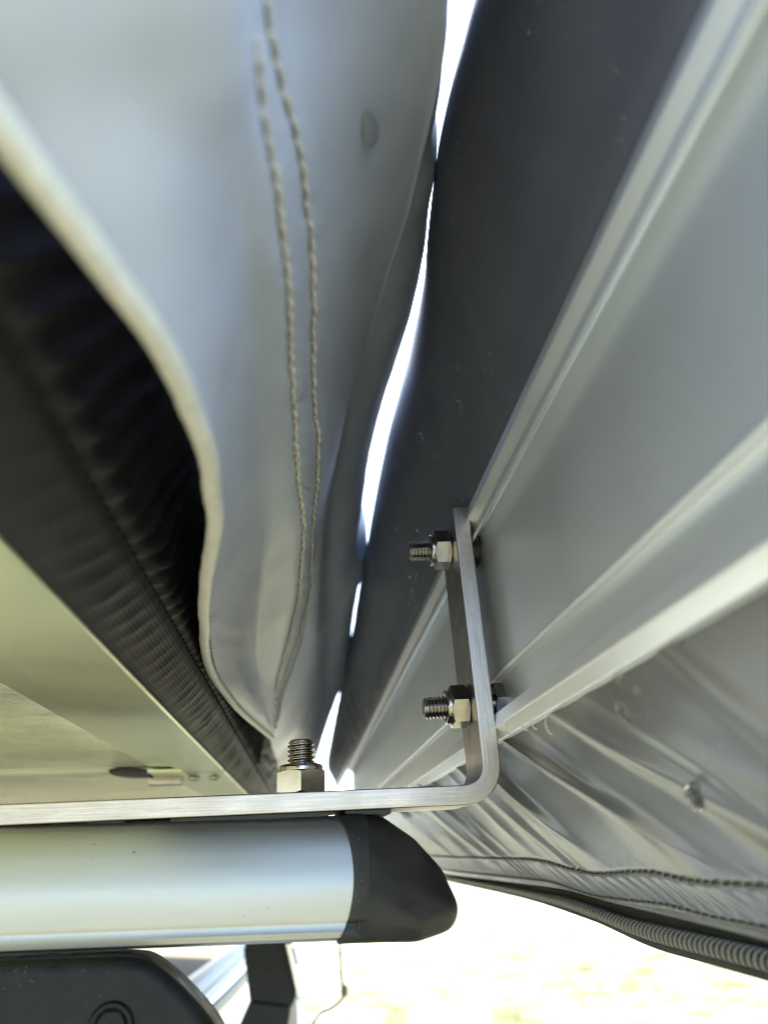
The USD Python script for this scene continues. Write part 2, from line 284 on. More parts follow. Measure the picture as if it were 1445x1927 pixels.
sec = round_poly([(-TH / 2, 0), (TH / 2, 0), (TH / 2, Y1 - Y0), (-TH / 2, Y1 - Y0)], 0.00045, 4)
P = np.stack([np.stack([np.full(len(sec), p[0]) + q[0] * sec[:, 0], Y0 + sec[:, 1], np.full(len(sec), p[1]) + q[1] * sec[:, 0]], -1) for p, q in zip(pth, nr)])
P += 0.00006 * (meshkit.noise(P * 300)[..., None] - .5)
sl = np.r_[0, np.cumsum(np.linalg.norm(np.diff(pth, axis=0), axis=1))]; per = np.r_[0, np.cumsum(np.linalg.norm(np.diff(sec, axis=0), axis=1))]
ins = .0004; ends = []
for e, sgn in ((0, -1), (-1, 1)):                    # chamfered, closed ends
    tdir = np.array([tg[e][0], 0, tg[e][1]]) * sgn; c = P[e].mean(0); ends.append((c + (P[e] - c) * [.93, .975, .93] + tdir * ins, c + tdir * ins))
Pf = np.concatenate([ends[0][0][None], P, ends[1][0][None]]); slf = np.r_[-ins, sl, sl[-1] + ins]
v, f = grid(Pf, close_v=True); uvb = np.stack([np.repeat(slf, len(sec)), np.tile(per, len(slf))], -1); m_ = len(sec); k = len(v); i = np.arange(m_); j = (i + 1) % m_; e = (len(Pf) - 1) * m_
v = np.vstack([v, ends[0][1], ends[1][1]]); uvb = np.vstack([uvb, [[-ins, 0], [sl[-1], 0]]]); f = np.vstack([f, np.stack([np.full(m_, k), i, j], -1), np.stack([np.full(m_, k + 1), e + j, e + i], -1)])
bracket = thing('mounting_bracket', 'bent brushed stainless steel L-shaped bracket strip bolted to the silver bar', 'bracket', (Bc[0], Y0, Bc[1]))
obj('bent_strip', (v, f), 'stainless_strip', bracket, smooth=True, uv=uvb)
YB = (Y0 + Y1) / 2

# ------------------------------------------------------------------ bolts with lock nuts
def lathe(prof, n=40):
    prof = np.asarray(prof, float); a = np.linspace(0, 2 * np.pi, n, endpoint=False)
    P = np.stack([prof[:, None, 0] * np.cos(a), prof[:, None, 0] * np.sin(a), np.broadcast_to(prof[:, None, 1], (len(prof), n))], -1); return grid(P, close_v=True)
def hex_nut(af, h, bore):
    r = af / math.sqrt(3); hexa = m3.CrossSection([[(r * math.cos(t), r * math.sin(t)) for t in np.arange(6) * np.pi / 3]]).extrude(h)
    c = [(0, 0), (af * .5 * .97, 0), (r * 1.001, (r - af * .485) * .5), (r * 1.001, h - (r - af * .485) * .5), (af * .5 * .97, h), (0, h)]
    return (hexa ^ m3.CrossSection([c]).revolve(96)) - m3.Manifold.cylinder(h * 3, bore, bore, 48).translate((0, 0, -h))
def threaded(rad, length, pitch):
    nz_, na = int(length / pitch * 14), 40; z = np.linspace(0, length, nz_)[:, None]; a = np.linspace(0, 2 * np.pi, na, endpoint=False)[None]
    ph = (z / pitch - a / (2 * np.pi)) % 1; tri = np.clip(np.abs(ph - .5) * 2 * 1.35 - .12, 0, 1)
    r = rad - 0.62 * pitch * (1 - tri) * .95; end = np.clip((length - z) / (pitch * .7), 0, 1); r = np.minimum(r, rad * (.80 + .2 * end))
    P = np.stack([r * np.cos(a), r * np.sin(a), np.broadcast_to(z, r.shape)], -1); v, f = grid(P, close_v=True); k = len(v); e = (nz_ - 1) * na; i = np.arange(na); j = (i + 1) % na
    ring = P[-1] * [.86, .86, 1] + [0, 0, pitch * .12]; v = np.vstack([v, ring, [[0, 0, length + pitch * .12]]])
    return v, np.vstack([f, np.stack([e + i, e + j, k + j], -1), np.stack([e + i, k + j, k + i], -1), np.stack([k + i, k + j, np.full(na, k + na)], -1)])
def bolt(dia, stick, foot, axis, spin, label, below):
    """A bolt whose nut sits at foot; axis points out along the thread; below: how far the shank and head go the other way."""
    axis = np.asarray(axis, float); axis /= np.linalg.norm(axis); a = np.array([0, 1.0, 0]); a -= axis * (a @ axis); a /= np.linalg.norm(a); b = np.cross(axis, a); R = np.stack([a, b, axis], -1)
    Rs = np.array([[math.cos(spin), -math.sin(spin), 0], [math.sin(spin), math.cos(spin), 0], [0, 0, 1]]); R = R @ Rs
    put = lambda m: ((meshkit.arrays(m)[0] @ R.T) + foot, meshkit.arrays(m)[1])
    t = thing('lock_nut_bolt', label, 'bolt', foot, group=None); af, h = dia * 1.70, dia * .80; pitch = dia * .165; r = dia / 2
    th = threaded(r, stick + h + dia * .2, pitch); obj('threaded_shank', put(th), 'fastener_steel', t, smooth=35)
    nut = obj('lock_nut', put(hex_nut(af, h, r * .98)), 'fastener_steel', t, smooth=25)
    cr = af * .5 * .93
    col = lathe([(r * .97, h * .98), (cr, h * .98), (cr, h + dia * .10), (cr * .985, h + dia * .16), (cr * .93, h + dia * .205), (cr * .84, h + dia * .225), (r * 1.16, h + dia * .215), (r * 1.06, h + dia * .19), (r * .97, h + dia * .1)])
    obj('collar', put(col), 'fastener_steel', nut, smooth=40)
    wv = lathe([(r, .0001), (af * .56, .0001), (af * .575, -.0003), (af * .575, -.0001)]);
    hd = hex_nut(af, dia * .62, 0.00001); hv, hf = meshkit.arrays(hd)[:2]; hv = hv - [0, 0, below + dia * .62]; obj('bolt_head', put((hv, hf)), 'fastener_steel', t, smooth=25)
    sv, sf = lathe([(0, 0), (r * .9, 0), (r * .9, -below - .001), (0, -below - .001)], 24); obj('plain_shank', put((sv, sf)), 'fastener_steel', t, smooth=40)
    return t
xb = at(567, 1480, y=YB)[0]; nl = np.array([-slope, 0, 1.0]); fb = np.array([xb, YB, zc(xb) + TH / 2 + .0001])
bolt(0.0080, 0.0070, fb, nl, math.radians(60), 'largest bolt, standing upright on the lying leg of the bracket', 0.0075)
nv = np.array([-1.0, 0, lean])
def leg_foot(px, py):
    p = at(px, py, y=YB); x = xv(p[2]) - TH / 2 - .0001; return np.array([x, YB, p[2]])
ub = bolt(0.0067, 0.0068, leg_foot(844, 1035), nv, math.radians(4), 'upper of two bolts pointing left from the standing leg of the bracket', 0.0112)
bolt(0.0067, 0.0068, leg_foot(884, 1329), nv, math.radians(9), 'lower of two bolts pointing left, just above the bend of the bracket', 0.0078)

uf = leg_foot(844, 1035); sv, sf = lathe([(.0, .0), (.0058, .0), (.0062, .0004), (.0062, .0036), (.0, .0037)], 28)
obj('rubber_spacer', (np.stack([sv[:, 2] + TH + .0003, sv[:, 0], sv[:, 1] - sv[:, 2] * lean * -1], -1) + uf, sf), 'black_rubber', ub, smooth=40)  # added black disc standing in for the dark slot hole behind the leg
# ------------------------------------------------------------------ awning: aluminium back plate, bag and zip
xc = lambda z: xv(z) + TH / 2 + 0.0003                # plane on which the bracket bears
def onr(r, off=0.0):                                     # profile point with sight ratio r = x / z on the plane xc + off
    z = 0.06
    for _ in range(30): z = (xc(z) + off) / r
    return np.array([xc(z) + off, z])
ra, rh, rb_, rc = ratio(1094, 497), ratio(1115, 497), ratio(1163, 497), ratio(1172, 497)
r1, r2, r3, r4 = ratio(926, 1286), ratio(956, 1268), ratio(932, 1369.5), ratio(938, 1394)
AW0, AW1 = 0.035, at(655, 1440, x=onr(ra)[0])[1]
P0 = onr(ra); P1 = onr(rh); P2 = onr(rb_); P3 = onr(rc, .004); P4 = onr(r1, .004); P6 = onr(r2); P7 = onr(r3, -.0006); P8 = onr(r4, .0015)
P6 = onr(.5 * (ratio(1445, 947) + ratio(932, 1343))); gb = np.array([min(r2 * P4[1], P4[0] + .012), P4[1]]); gb2 = np.array([gb[0], P6[1] - .001])
awning = thing('side_awning', 'grey PVC awning bag in a long aluminium channel on the right', 'awning', (P4[0], AW0, -0.02))
back = .012
mid = (P1 + P2) / 2
prof = [P0 + [.001, .0012], P0, P1 + [-.0009, .0004], P1 + [-.0009, -.0006], mid + [.0012, .0006], mid + [.0012, -.0004], P2 + [-.0002, .0006], P2 + [.0002, -.0004], P3, P4 + [0, .0012], P4 + [-.0012, .0006], P4 + [-.0008, -.0006], gb, gb2, np.array([P6[0] + .001, gb2[1]]), P6, P7 + [0, .0006], P7, P8, P8 + [.010, .0], np.array([P8[0] + .013, P0[1] + .001])]
radii = [.0004, .0006, .0008, .0008, .0008, .0008, .0005, .0005, .0006, .0006, .0005, .0004, .0004, .0004, .0004, .0005, .0008, .0006, .0006, .0003, .0003]
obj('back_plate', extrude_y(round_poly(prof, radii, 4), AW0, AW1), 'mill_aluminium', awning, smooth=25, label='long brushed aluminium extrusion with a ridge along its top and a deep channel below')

# --- upper bag: charcoal PVC bulging from the top ridge towards the tent
rs = ratio(735, 800)
ys = np.concatenate([np.linspace(AW0, .75, 150), np.linspace(.755, AW1 + .48, 80)])
zs_ = np.interp(ys, [0, 9], [.178, .178])
bx = lambda z, r: z * r
keyp = np.array([P0 + [.0025, .0005], P0 + [.0012, .003], P0 + [-.0022, .018], P0 + [-.0085, .036], [rs * .170, .170], [rs * .178, .178], [rs * .186 + .0006, .188], [rs * .19 + .006, .204], [rs * .19 + .022, .219], [.10, .226], [.15, .220], [.185, .190], [.195, .13], [.190, .06], [.170, .005], [.145, -.017], [.118, -.019], [.103, -.0185]])
tk = np.r_[0, np.cumsum(np.linalg.norm(np.diff(keyp, axis=0), axis=1))]; pc = PchipInterpolator(tk, keyp); tt = np.concatenate([np.linspace(0, tk[6], 46), np.linspace(tk[6], tk[-1], 46)[1:]]); pp = pc(tt)
P = np.stack([np.broadcast_to(pp[:, 0], (len(ys), len(pp))), np.broadcast_to(ys[:, None], (len(ys), len(pp))), np.broadcast_to(pp[:, 1], (len(ys), len(pp)))], -1).copy()
lo = np.exp(-((tt - tk[3] * .9) / (tk[4] * .36)) ** 2)                  # how free the cloth is between its fixings
yy = ys[:, None]
far = 1 / (1 + np.exp(-(yy - .62) / .05))
cr = np.sin((yy + (tt[None] - tk[3]) * .55) * 2 * np.pi / .085 + 2.0 * nz(yy * 7, 1, 3)) ** 3
dx = .0022 * nz(yy * 9, 0, 5) + .0012 * nz(yy * 22 + tt * 30, tt * 26, 6) + far * .0055 * cr
fall = np.clip(tt / .012, 0, 1) * np.clip((tk[-1] - tt) / .02, 0, 1)
P[..., 0] += dx * lo * fall
bq = np.array([at(a, b, z=.178) for a, b in [(915, -80), (893, 0), (875, 70), (850, 160), (833, 240), (824, 300), (820, 337), (812, 420), (806, 500), (795, 560), (778, 640), (757, 720), (735, 800), (718, 880), (703, 960), (690, 1040), (681, 1085), (674, 1130), (662, 1200), (648, 1260), (641, 1300), (628, 1365), (613, 1440)]]); bq = bq[np.argsort(bq[:, 1])]
xsil = PchipInterpolator(np.r_[-.2, bq[:, 1], 3.], np.r_[bq[0, 0], bq[:, 0], bq[-1, 0]])(ys)[:, None]
P[..., 0] += np.exp(-((tt - tk[5]) / .022) ** 2) * (xsil - rs * .178) * np.where(tt < tk[5], 1, 1)
BAGP = (P, tt, tk, ys)
# keder bead where the bag enters the ridge
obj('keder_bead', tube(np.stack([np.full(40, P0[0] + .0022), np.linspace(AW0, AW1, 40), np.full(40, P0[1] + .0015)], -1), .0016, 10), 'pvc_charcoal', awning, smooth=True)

# --- lower bag side: hangs from the lip, pleated, two rows of stitching, hem
XH = .094
def rowz(pix, x):
    q = np.array([at(a, b, x=x) for a, b in pix]); o = np.argsort(q[:, 1]); q = q[o]
    yk = np.r_[-.2, q[0, 1] - .03, q[:, 1], q[-1, 1] + .25, 2.2]; zk = np.r_[q[0, 2] - .0045, q[0, 2] - .0022, q[:, 2], q[-1, 2] + .0015, q[-1, 2] + .002]; return PchipInterpolator(yk, zk)
z_s1 = rowz([(845, 1613), (1001, 1618), (1112, 1645), (1215, 1642), (1313, 1660), (1445, 1669)], XH - .0065)
z_s2 = rowz([(876, 1642), (1023, 1658), (1135, 1689), (1246, 1702), (1358, 1729), (1445, 1745)], XH)
z_h = rowz([(858, 1648), (1045, 1673), (1157, 1702), (1269, 1729), (1445, 1774)], XH)
z_t = rowz([(853, 1652), (1050, 1689), (1202, 1738), (1445, 1794)], XH)
z_b = rowz([(853, 1660), (978, 1687), (1112, 1730), (1246, 1787), (1445, 1843)], XH)
ys = np.concatenate([np.linspace(AW0, .46, 900), np.linspace(.463, AW1 - .02, 120)])
top = P8[1] + .0012; vv = np.concatenate([np.linspace(0, .62, 64), np.linspace(.62, .9, 20)[1:], np.linspace(.9, 1, 5)[1:]])
Z = np.stack([PchipInterpolator([0, .62, .9, 1.0], [top, a, b, c])(vv) for a, b, c in zip(z_s1(ys), z_s2(ys), z_h(ys))])
XX = np.stack([PchipInterpolator([0, .06, .3, .62, .9, 1.0], [P8[0] + .0015, P8[0] + .0050, P8[0] + .0185, XH - .0065, XH - .001, XH - .0004])(vv)] * len(ys))
yy, zq = ys[:, None], Z
rg = np.random.default_rng(11); fold = np.zeros_like(Z)
u = yy - 2.5 * (zq - top)                                           # pleats run down and towards the eye
warp = .008 * nz(yy * 14, zq * 40, 61) + .0012 * nz(yy * 50, zq * 90, 62)
for k in range(17):                                                    # creases fanning out of the lip at many angles
    y0_ = .125 + .027 * k + rg.uniform(-.008, .008); w0 = rg.uniform(.0055, .015); lenf = rg.uniform(.2, .5); kk = rg.uniform(.35, 1.9)
    uu = yy - kk * (zq - top) - y0_ + warp; cen = rg.uniform(.0, .55); prof_v = np.exp(-((vv[None] - cen) / lenf) ** 2)
    sharp = rg.uniform(1.4, 2.2)
    fold += rg.uniform(.0012, .0036) * rg.choice([1, 1, .6, -.5]) * np.exp(-np.abs(uu / (w0 * (.4 + vv[None] * .9))) ** sharp) * prof_v
puck = np.exp(-((vv[None] - .76) / .12) ** 2) * 0.00024 * np.sin((yy - 1.2 * zq) * 2 * np.pi / (.0085 + .003 * nz(yy * 9, 0, 4))) * np.clip(0.5 + 2.2 * nz(yy * 34, 1, 8), 0, 2)
groove = -.0005 * (np.exp(-((vv[None] - .62) / .018) ** 2) + np.exp(-((vv[None] - .9) / .014) ** 2))
fold += .0030 * nz(yy * 11 + zq * 12, zq * 30, 21) * np.clip(vv[None] / .15, 0, 1)
P = np.stack([XX - fold - puck - groove, np.broadcast_to(yy, Z.shape), Z], -1)
shv, uvs = shell(P, inward(P, (60, 20), (-1, 0, 0), .0006)); sidemesh = grid(P)
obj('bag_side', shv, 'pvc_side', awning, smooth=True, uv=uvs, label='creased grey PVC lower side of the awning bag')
nrm = gnormals(P); nrm = np.where((nrm[..., :1] > 0), -nrm, nrm)
for vq in (.62, .9):
    c = int(np.argmin(np.abs(vv - vq))); stitches(P[:, c] + nrm[:, c] * .0002, .0034, .0008, .00042, nrm[:, c], 'thread_grey', awning)
# --- zip under the hem
# the bag's upper side, top, outer side and bottom (which meets the zip)
P, tt, tk, ysb = BAGP; zbb = z_b(ysb)[:, None]
w = np.clip((tt - tk[12]) / (tk[-1] - tk[12]), 0, 1)[None]; w = w * w * (3 - 2 * w)
P[..., 2] += w * (zbb + .0185 + .0022)
P[..., 2] = np.where(tt[None] > tk[12], np.maximum(P[..., 2], zbb + .0022), P[..., 2])
shv, uvs = shell(P, inward(P, (60, 30), (-1, 0, -.4), .0007)); bagmesh = grid(P)
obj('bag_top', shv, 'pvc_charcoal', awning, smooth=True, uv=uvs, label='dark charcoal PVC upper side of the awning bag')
zy = np.linspace(AW0, AW1 - .02, 260)
rows = [np.stack([np.full_like(zy, XH + .0030), zy, z_h(zy) + .002], -1), np.stack([np.full_like(zy, XH + .0034), zy, z_t(zy) + .0002], -1), np.stack([np.full_like(zy, XH + .0030), zy, (z_t(zy) + z_b(zy)) / 2], -1), np.stack([np.full_like(zy, XH + .0008), zy, z_b(zy) + (z_t(zy) - z_b(zy)) * .22], -1), np.stack([np.full_like(zy, XH + .0010), zy, z_b(zy)], -1), np.stack([np.full_like(zy, XH + .009), zy, z_b(zy) - .0008], -1)]
shv, uvs = shell(np.stack(rows, 1), .0007); obj('zip_tape', shv, 'zip_cloth', awning, smooth=True, uv=uvs)
tooth_mesh = None; pitch = .0027; ty = np.arange(.105, .105 + pitch * 230, pitch)
for k, y_ in enumerate(ty):
    zt, zb = float(z_t(y_)), float(z_b(y_)); h = (zt - zb); a = np.linspace(-.25, 1.0, 9) * np.pi
    c = np.stack([XH + .0012 - np.sin(a * .8 + .3) * .0022, y_ + np.linspace(-.0006, .0006, 9), (zt - h * .33) + np.cos(a) * h * .36], -1)
    obj('zip_tooth', tube(c, .00060, 6), 'zip_nylon', awning, smooth=True)
rest = []
for y_ in np.arange(ty[-1] + pitch, .95, pitch):
    zt, zb = float(z_t(y_)), float(z_b(y_)); h = zt - zb; a = np.linspace(-.25, 1, 5) * np.pi
    rest.append(tube(np.stack([XH + .0012 - np.sin(a * .8 + .3) * .0022, np.full(5, y_), (zt - h * .42) + np.cos(a) * h * .46], -1), .0007, 4))
rp = obj('far_zip_teeth', join(rest), 'zip_nylon', awning, smooth=True); tag(stage.GetPrimAtPath(rp), kind='stuff')
# --- loose thread ends along the bottom lip
for (a, b, ln_) in [(955, 1362, .0032), (930, 1372, .0022), (1002, 1352, .003), (1028, 1350, .0042), (985, 1362, .002)]:
    p = at(a, b, x=P8[0] - .0012); q = np.stack([p, p + [-.0006, -.0006, -ln_ * .4], p + [-.0002, -.0016, -ln_ * .9], p + [.0002, -.0024, -ln_]])
    obj('loose_thread', tube(curve3(q, 8), .00016, 5), 'hem_tan', awning, smooth=True)

# ------------------------------------------------------------------ roof crossbars
def bar_profile():
    """(y, z) outline of the aero bar with a bead along its lower rear edge."""
    zt, zb = zc(0) - TH / 2 - .0007, at(300, 1783, y=Y0)[2]; H = zt - zb
    pts = [(.2330, zt), (.2262, zt - .0004), (.2226, zt - .0022), (.2190, zt - .0090), (.2172, zt - .0190), (.2178, zt - .0255), (.2190, zb + .0062), (.2196, zb + .0046)]
    c = np.array([.2212, zb + .0021]); pts += [tuple(c + .0021 * np.array([math.cos(t), math.sin(t)])) for t in np.radians(np.linspace(118, 262, 9))]
    pts += [(.2235, zb), (.2800, zb + .001), (.2960, zb + .006), (.3030, zb + .014), (.3040, zt - .014), (.2990, zt - .006), (.2880, zt - .001)]
    return np.array(pts), zt, zb
bprof, ZT, ZB = bar_profile()
def smooth_closed(p, n=140):
    s = np.r_[0, np.cumsum(np.linalg.norm(np.diff(np.vstack([p, p[:1]]), axis=0), axis=1))]; c = PchipInterpolator(s, np.vstack([p, p[:1]])); return c(np.linspace(0, s[-1], n, endpoint=False))
bsm = smooth_closed(bprof)
def bar_body(x0, x1, dy=0.0):
    P = np.stack([np.stack([np.full(len(bsm), x), bsm[:, 0] + dy, bsm[:, 1]], -1) for x in np.linspace(x0, x1, 3)]); v, f = grid(P, close_v=True)
    t = np.asarray(m3.triangulate([bsm if area(bsm) > 0 else bsm[::-1]])); k = len(bsm); t = t if area(bsm) > 0 else k - 1 - t
    m = trimesh.Trimesh(v, np.vstack([f, t, t[:, ::-1] + 2 * k]), process=False); m.fix_normals(); return m
xe = at(655, 1650, y=.2185)[0]
def end_cap(xe, dy=0.0):
    """Black end cap: hull of rounded points from the sleeve to the slanted tip."""
    c = np.array([bsm[:, 0].mean(), (ZT + ZB) / 2]); pts = []
    sleeve = c + (bsm - c) * [1.022, 1.045]
    zmid = (ZT + ZB) / 2
    for y_, z_ in c + (bsm - c) * [1.0195, 1.040]: pts.append((xe + .0022, y_, z_))
    def ball(x, y_, z, r): 
        s = trimesh.creation.icosphere(2, r).vertices; pts.extend((s + [x, y_, z]).tolist())
    for y_ in (.2275, .291):                                      # shoulder along the top
        x_t = at(728, 1534, y=.2275)[0]; ball(x_t - .003, y_ + .002, ZT - .0048, .0045)
    tip = at(866, 1712, y=.2235)
    for y_ in (.2262, .288): ball(tip[0] - .0062, y_, tip[2] + .0002, .0060)
    for y_ in (.2235, .286): ball(tip[0] - .0125, y_, ZB + .0038, .0050)
    for q_ in ((791, 1588), (836, 1637)):
        midp = at(*q_, y=.226)
        for y_ in (.2285, .288): ball(midp[0] - .0050, y_, midp[2] - .0028, .0055)
    pts = np.array(pts); h = ConvexHull(pts); m = m3.Manifold.hull_points(pts)
    m = m.refine_to_length(.0011); tm = trimesh.Trimesh(*meshkit.arrays(m)[:2]); trimesh.smoothing.filter_taubin(tm, lamb=.5, nu=.51, iterations=40)
    bow = .0044 * np.clip(1 - ((bsm[:, 1] - zmid) / ((ZT - ZB) / 2 * 1.01)) ** 2, 0, 1) ** .8
    ring = lambda sc_, x: np.stack([x, *(c + (bsm - c) * sc_).T], -1)           # the sleeve that wraps the bar, its mouth bowed
    x0 = xe - .0030 + bow; R = np.stack([ring([.985, .98], x0 + .0004), ring([1.016, 1.035], x0), ring([1.022, 1.046], x0 + .0004), ring([1.021, 1.043], np.full(len(x0), xe + .0030)), ring([1.012, 1.03], np.full(len(x0), xe + .0055))])
    v, f = join([(np.array(tm.vertices), np.array(tm.faces)), grid(R, close_v=True)]); v = v.copy(); v[:, 1] += dy; m = trimesh.Trimesh(v, f, process=False); return m
bar = thing('roof_crossbar', 'near silver anodised roof bar with a black rubber end cap', 'roof bar', (xe - .6, .26, ZB))
obj('bar_body', bar_body(-1.05, xe + .0021), 'anodised_bar', bar, smooth=35)
cap = obj('end_cap', end_cap(xe), 'black_rubber', bar, smooth=True, label='black rubber end cap with a slanted tip')
for a, b in ((-40, 42), (168, 238), (322, 618), (650, 735)):                   # dark packing pads between bar and bracket
    p, q = at(a, 1550, y=Y0 + .003), at(b, 1530, y=Y0 + .003)
    xs = np.array([p[0], q[0]]); v = np.array([[x, y_, zc(x) - TH / 2 - .0001 - dz] for x in xs for y_ in (Y0 + .0015, Y1 + .02) for dz in (0, .0011)])
    obj('rubber_pad', trimesh.Trimesh(v, trimesh.convex.convex_hull(v).faces if False else trimesh.convex.convex_hull(v).faces) if False else m3.Manifold.hull_points(v), 'black_rubber', bar, smooth=False)
# foot cover under the near bar
zf = ZB - .0006
fo = [at(-330, 1812, y=.216), at(-5, 1802, y=.216), at(215, 1795, y=.216), at(262, 1800, y=.216), at(300, 1820, y=.216), at(342, 1856, y=.216), at(378, 1895, y=.216), at(408, 1935, y=.216), at(430, 1985, y=.216), at(440, 2060, y=.216), at(440, 2400, y=.216), at(-330, 2400, y=.216)]
fp = np.array([[p[0], min(p[2], zf)] for p in fo]); fpc = np.vstack([fp[:3], curve3(np.c_[fp[2:10], np.zeros(8)], 30)[1:, :2], fp[10:]])
def foot_mesh(fp2, y0, y1, bev=.0035):
    c = m3.CrossSection([fp2 if area(fp2) > 0 else fp2[::-1]]); parts = []
    for s in np.linspace(0, 1, 6):
        ins_ = bev * (1 - math.cos(s * np.pi / 2)); d_ = bev * math.sin(s * np.pi / 2); parts.append((c.offset(-ins_, m3.JoinType.Round) if ins_ > 1e-7 else c, d_))
    vs = []
    for cs, d_ in parts:
        if cs.is_empty(): continue
        q = np.vstack(cs.to_polygons()); vs += [(x, y0 + bev - d_, z) for x, z in q] + [(x, y1, z) for x, z in q]
    return m3.Manifold.hull_points(np.array(vs))
foot = obj('foot_cover', foot_mesh(fpc, .2135, .228), 'black_plastic', bar, smooth=30, label='rounded black plastic foot cover under the bar')
sp = at(208, 1935, y=.2132)
sv, sf = lathe([(.0026, -.0006), (.0040, -.0002), (.0052, .0008), (.0056, .0014), (.0066, .0016), (.0072, .0008), (.0076, -.0008)], 32); sv = .72 * np.stack([sv[:, 0], -sv[:, 2], sv[:, 1]], -1) + sp + [0, .0004, 0]
obj('screw_boss', (sv, sf), 'black_plastic', foot, smooth=40)
cv, cf = meshkit.arrays(hex_nut(.0062, .0016, .0012))[:2]; cv = np.stack([cv[:, 0], -cv[:, 2], cv[:, 1]], -1) + sp + [0, .0012, 0]; obj('screw', (cv, cf), 'black_plastic', foot, smooth=25)

# second bar further forward: its bar is hidden behind the near one, its foot shows below
Y2 = .50
bar2 = thing('roof_crossbar', 'far roof bar whose black foot with a slotted grey clamp shows below the near bar', 'roof bar', (-.5, .26 + Y2, ZB))
obj('bar_body', bar_body(-1.05, xe * .6, Y2), 'anodised_bar', bar2, smooth=35); obj('end_cap', end_cap(xe * .6, Y2), 'black_rubber', bar2, smooth=True)
yf = .76
def slab(pix, y0, y1, rad=.004):
    q = np.array([at(a, b, y=y0) for a, b in pix]); return foot_mesh(round_poly(q[:, [0, 2]], rad, 4), y0, y1, .002)
obj('foot', slab([(480, 1690), (540, 1690), (545, 1780), (556, 1880), (545, 1905), (470, 1890), (466, 1830), (458, 1790)], yf, yf + .06), 'black_plastic', bar2, smooth=30)
obj('lower_clamp', slab([(470, 1885), (548, 1895), (538, 1960), (520, 2040), (420, 2040), (440, 1955)], yf - .004, yf + .055), 'black_plastic', bar2, smooth=30)
cl = obj('clamp_plate', slab([(535, 1775), (552, 1772), (578, 1845), (580, 1880), (560, 1885)], yf - .006, yf + .03, .002), 'rail_aluminium', bar2, smooth=30)
obj('clamp_slot', slab([(548, 1783), (553, 1782), (562, 1816), (557, 1818)], yf - .0075, yf - .004, .001), 'black_plastic', cl, smooth=30)

# ------------------------------------------------------------------ the car below
ZR = -.135
gpts = np.array([at(a, b, z=ZR) for a, b in [(150, 2150), (260, 1990), (330, 1915), (395, 1858), (450, 1808), (500, 1757), (540, 1700)]])
gfull = curve3(np.vstack([gpts, [gpts[-1][0] + .02, gpts[-1][1] + 1.0, ZR - .02]]), 80)
car = thing('car', 'pale car whose roof edge with a light rain gutter shows under the bars', 'car', (gpts[0][0] - .6, 1.2, G))
obj('rain_gutter', tube(gfull + [-.012, 0, -.004], .019, 14), 'gutter_trim', car, smooth=True)
obj('gutter_seal', tube(gfull + [.010, .004, .0], .0055, 10), 'gutter_grey', car, smooth=True)
obj('gutter_lip', tube(gfull + [.0175, .006, -.003], .0035, 8), 'car_paint', car, smooth=True)
obj('gutter_edge', tube(gfull + [.025, .008, -.007], .0055, 8), 'gutter_amber', car, smooth=True)
roof = np.stack([gfull + [-o, 0, .02 * math.sin(min(1, o / .4) * 1.57) - .03] for o in np.linspace(.045, 1.25, 12)], 1); obj('roof_panel', shell(roof, -.002)[0], 'roof_bronze', car, smooth=True)
sd = np.stack([gfull + [dx_, 0, dz_] for dx_, dz_ in [(-.004, -.012), (.0, -.06), (.02, -.35), (.035, -.55), (.06, -.62), (.075, -.9), (.07, -1.2), (.03, -1.4)]], 1); obj('side_panel', shell(sd, -.002)[0], 'car_paint', car, smooth=True)
obj('side_window', shell(np.stack([gfull[6:70] + [dx_ + .0035, 0, dz_] for dx_, dz_ in [(.002, -.09), (.018, -.33), (.033, -.53)]], 1), .002)[0], 'black_plastic', car, smooth=True)

# cord hanging beside the car
cpts = [at(640, 1740, y=.62), at(640, 1790, y=.62), at(644, 1850, y=.62), at(648, 1868, y=.62), at(628, 1896, y=.62), at(604, 1908, y=.62), at(580, 1950, y=.62), at(560, 2040, y=.62)]
cpts = [np.array(at(640, 1640, y=.62))] + cpts
cord = thing('hanging_cord', 'thin dark cord dangling below the end of the silver bar', 'cord', cpts[3])
obj('cord', tube(curve3(cpts, 60), .0008, 8), 'cord_black', cord, smooth=True)
kn = trimesh.creation.icosphere(2, .0024); kn.apply_scale([1, 1, 1.5]); obj('knot', (np.array(kn.vertices) + at(648, 1866, y=.62), kn.faces), 'cord_black', cord, smooth=True)

# ------------------------------------------------------------------ rooftop tent
tent = thing('rooftop_tent', 'roof tent with aluminium floor panel and loose grey PVC cover on the left', 'roof tent', (-.6, 0.0, .042))
ZTN = .042; re_ = ratio(200, 1227); rf1, rf2 = ratio(0, 1234), ratio(0, 1296)
xE, xF1, xF2 = re_ * ZTN, rf1 * ZTN, rf2 * ZTN
YH = at(415, 1452, z=ZTN)[1]; T0, T1 = .03, 1.7
def base_half(y0, y1, tagl):
    fr = round_poly([(xE - .0006, ZTN), (xE, ZTN + .0006), (xE, ZTN + .022), (xF2 - .004, ZTN + .022), (xF2 - .004, ZTN + .003), (xF2, ZTN + .003), (xF2 + .0004, ZTN + .0010), (xF1 - .0004, ZTN + .0010), (xF1, ZTN)], .0006, 3)
    obj('floor_frame', extrude_y(fr, y0, y1), 'frame_aluminium', tent, smooth=25)
    xs, yq = np.linspace(xF2 + .001, -1.3, 60), np.linspace(y0, y1, 60); X, Y = np.meshgrid(xs, yq, indexing='ij')
    Zp = ZTN + .0028 + .0010 * (meshkit.fbm(np.stack([X * 25, Y * 25, X * 0], -1), 3) - .5)
    obj('floor_panel', shell(np.stack([X, Y, Zp], -1), .012 if False else -.012)[0], 'stucco_aluminium', tent, smooth=True)
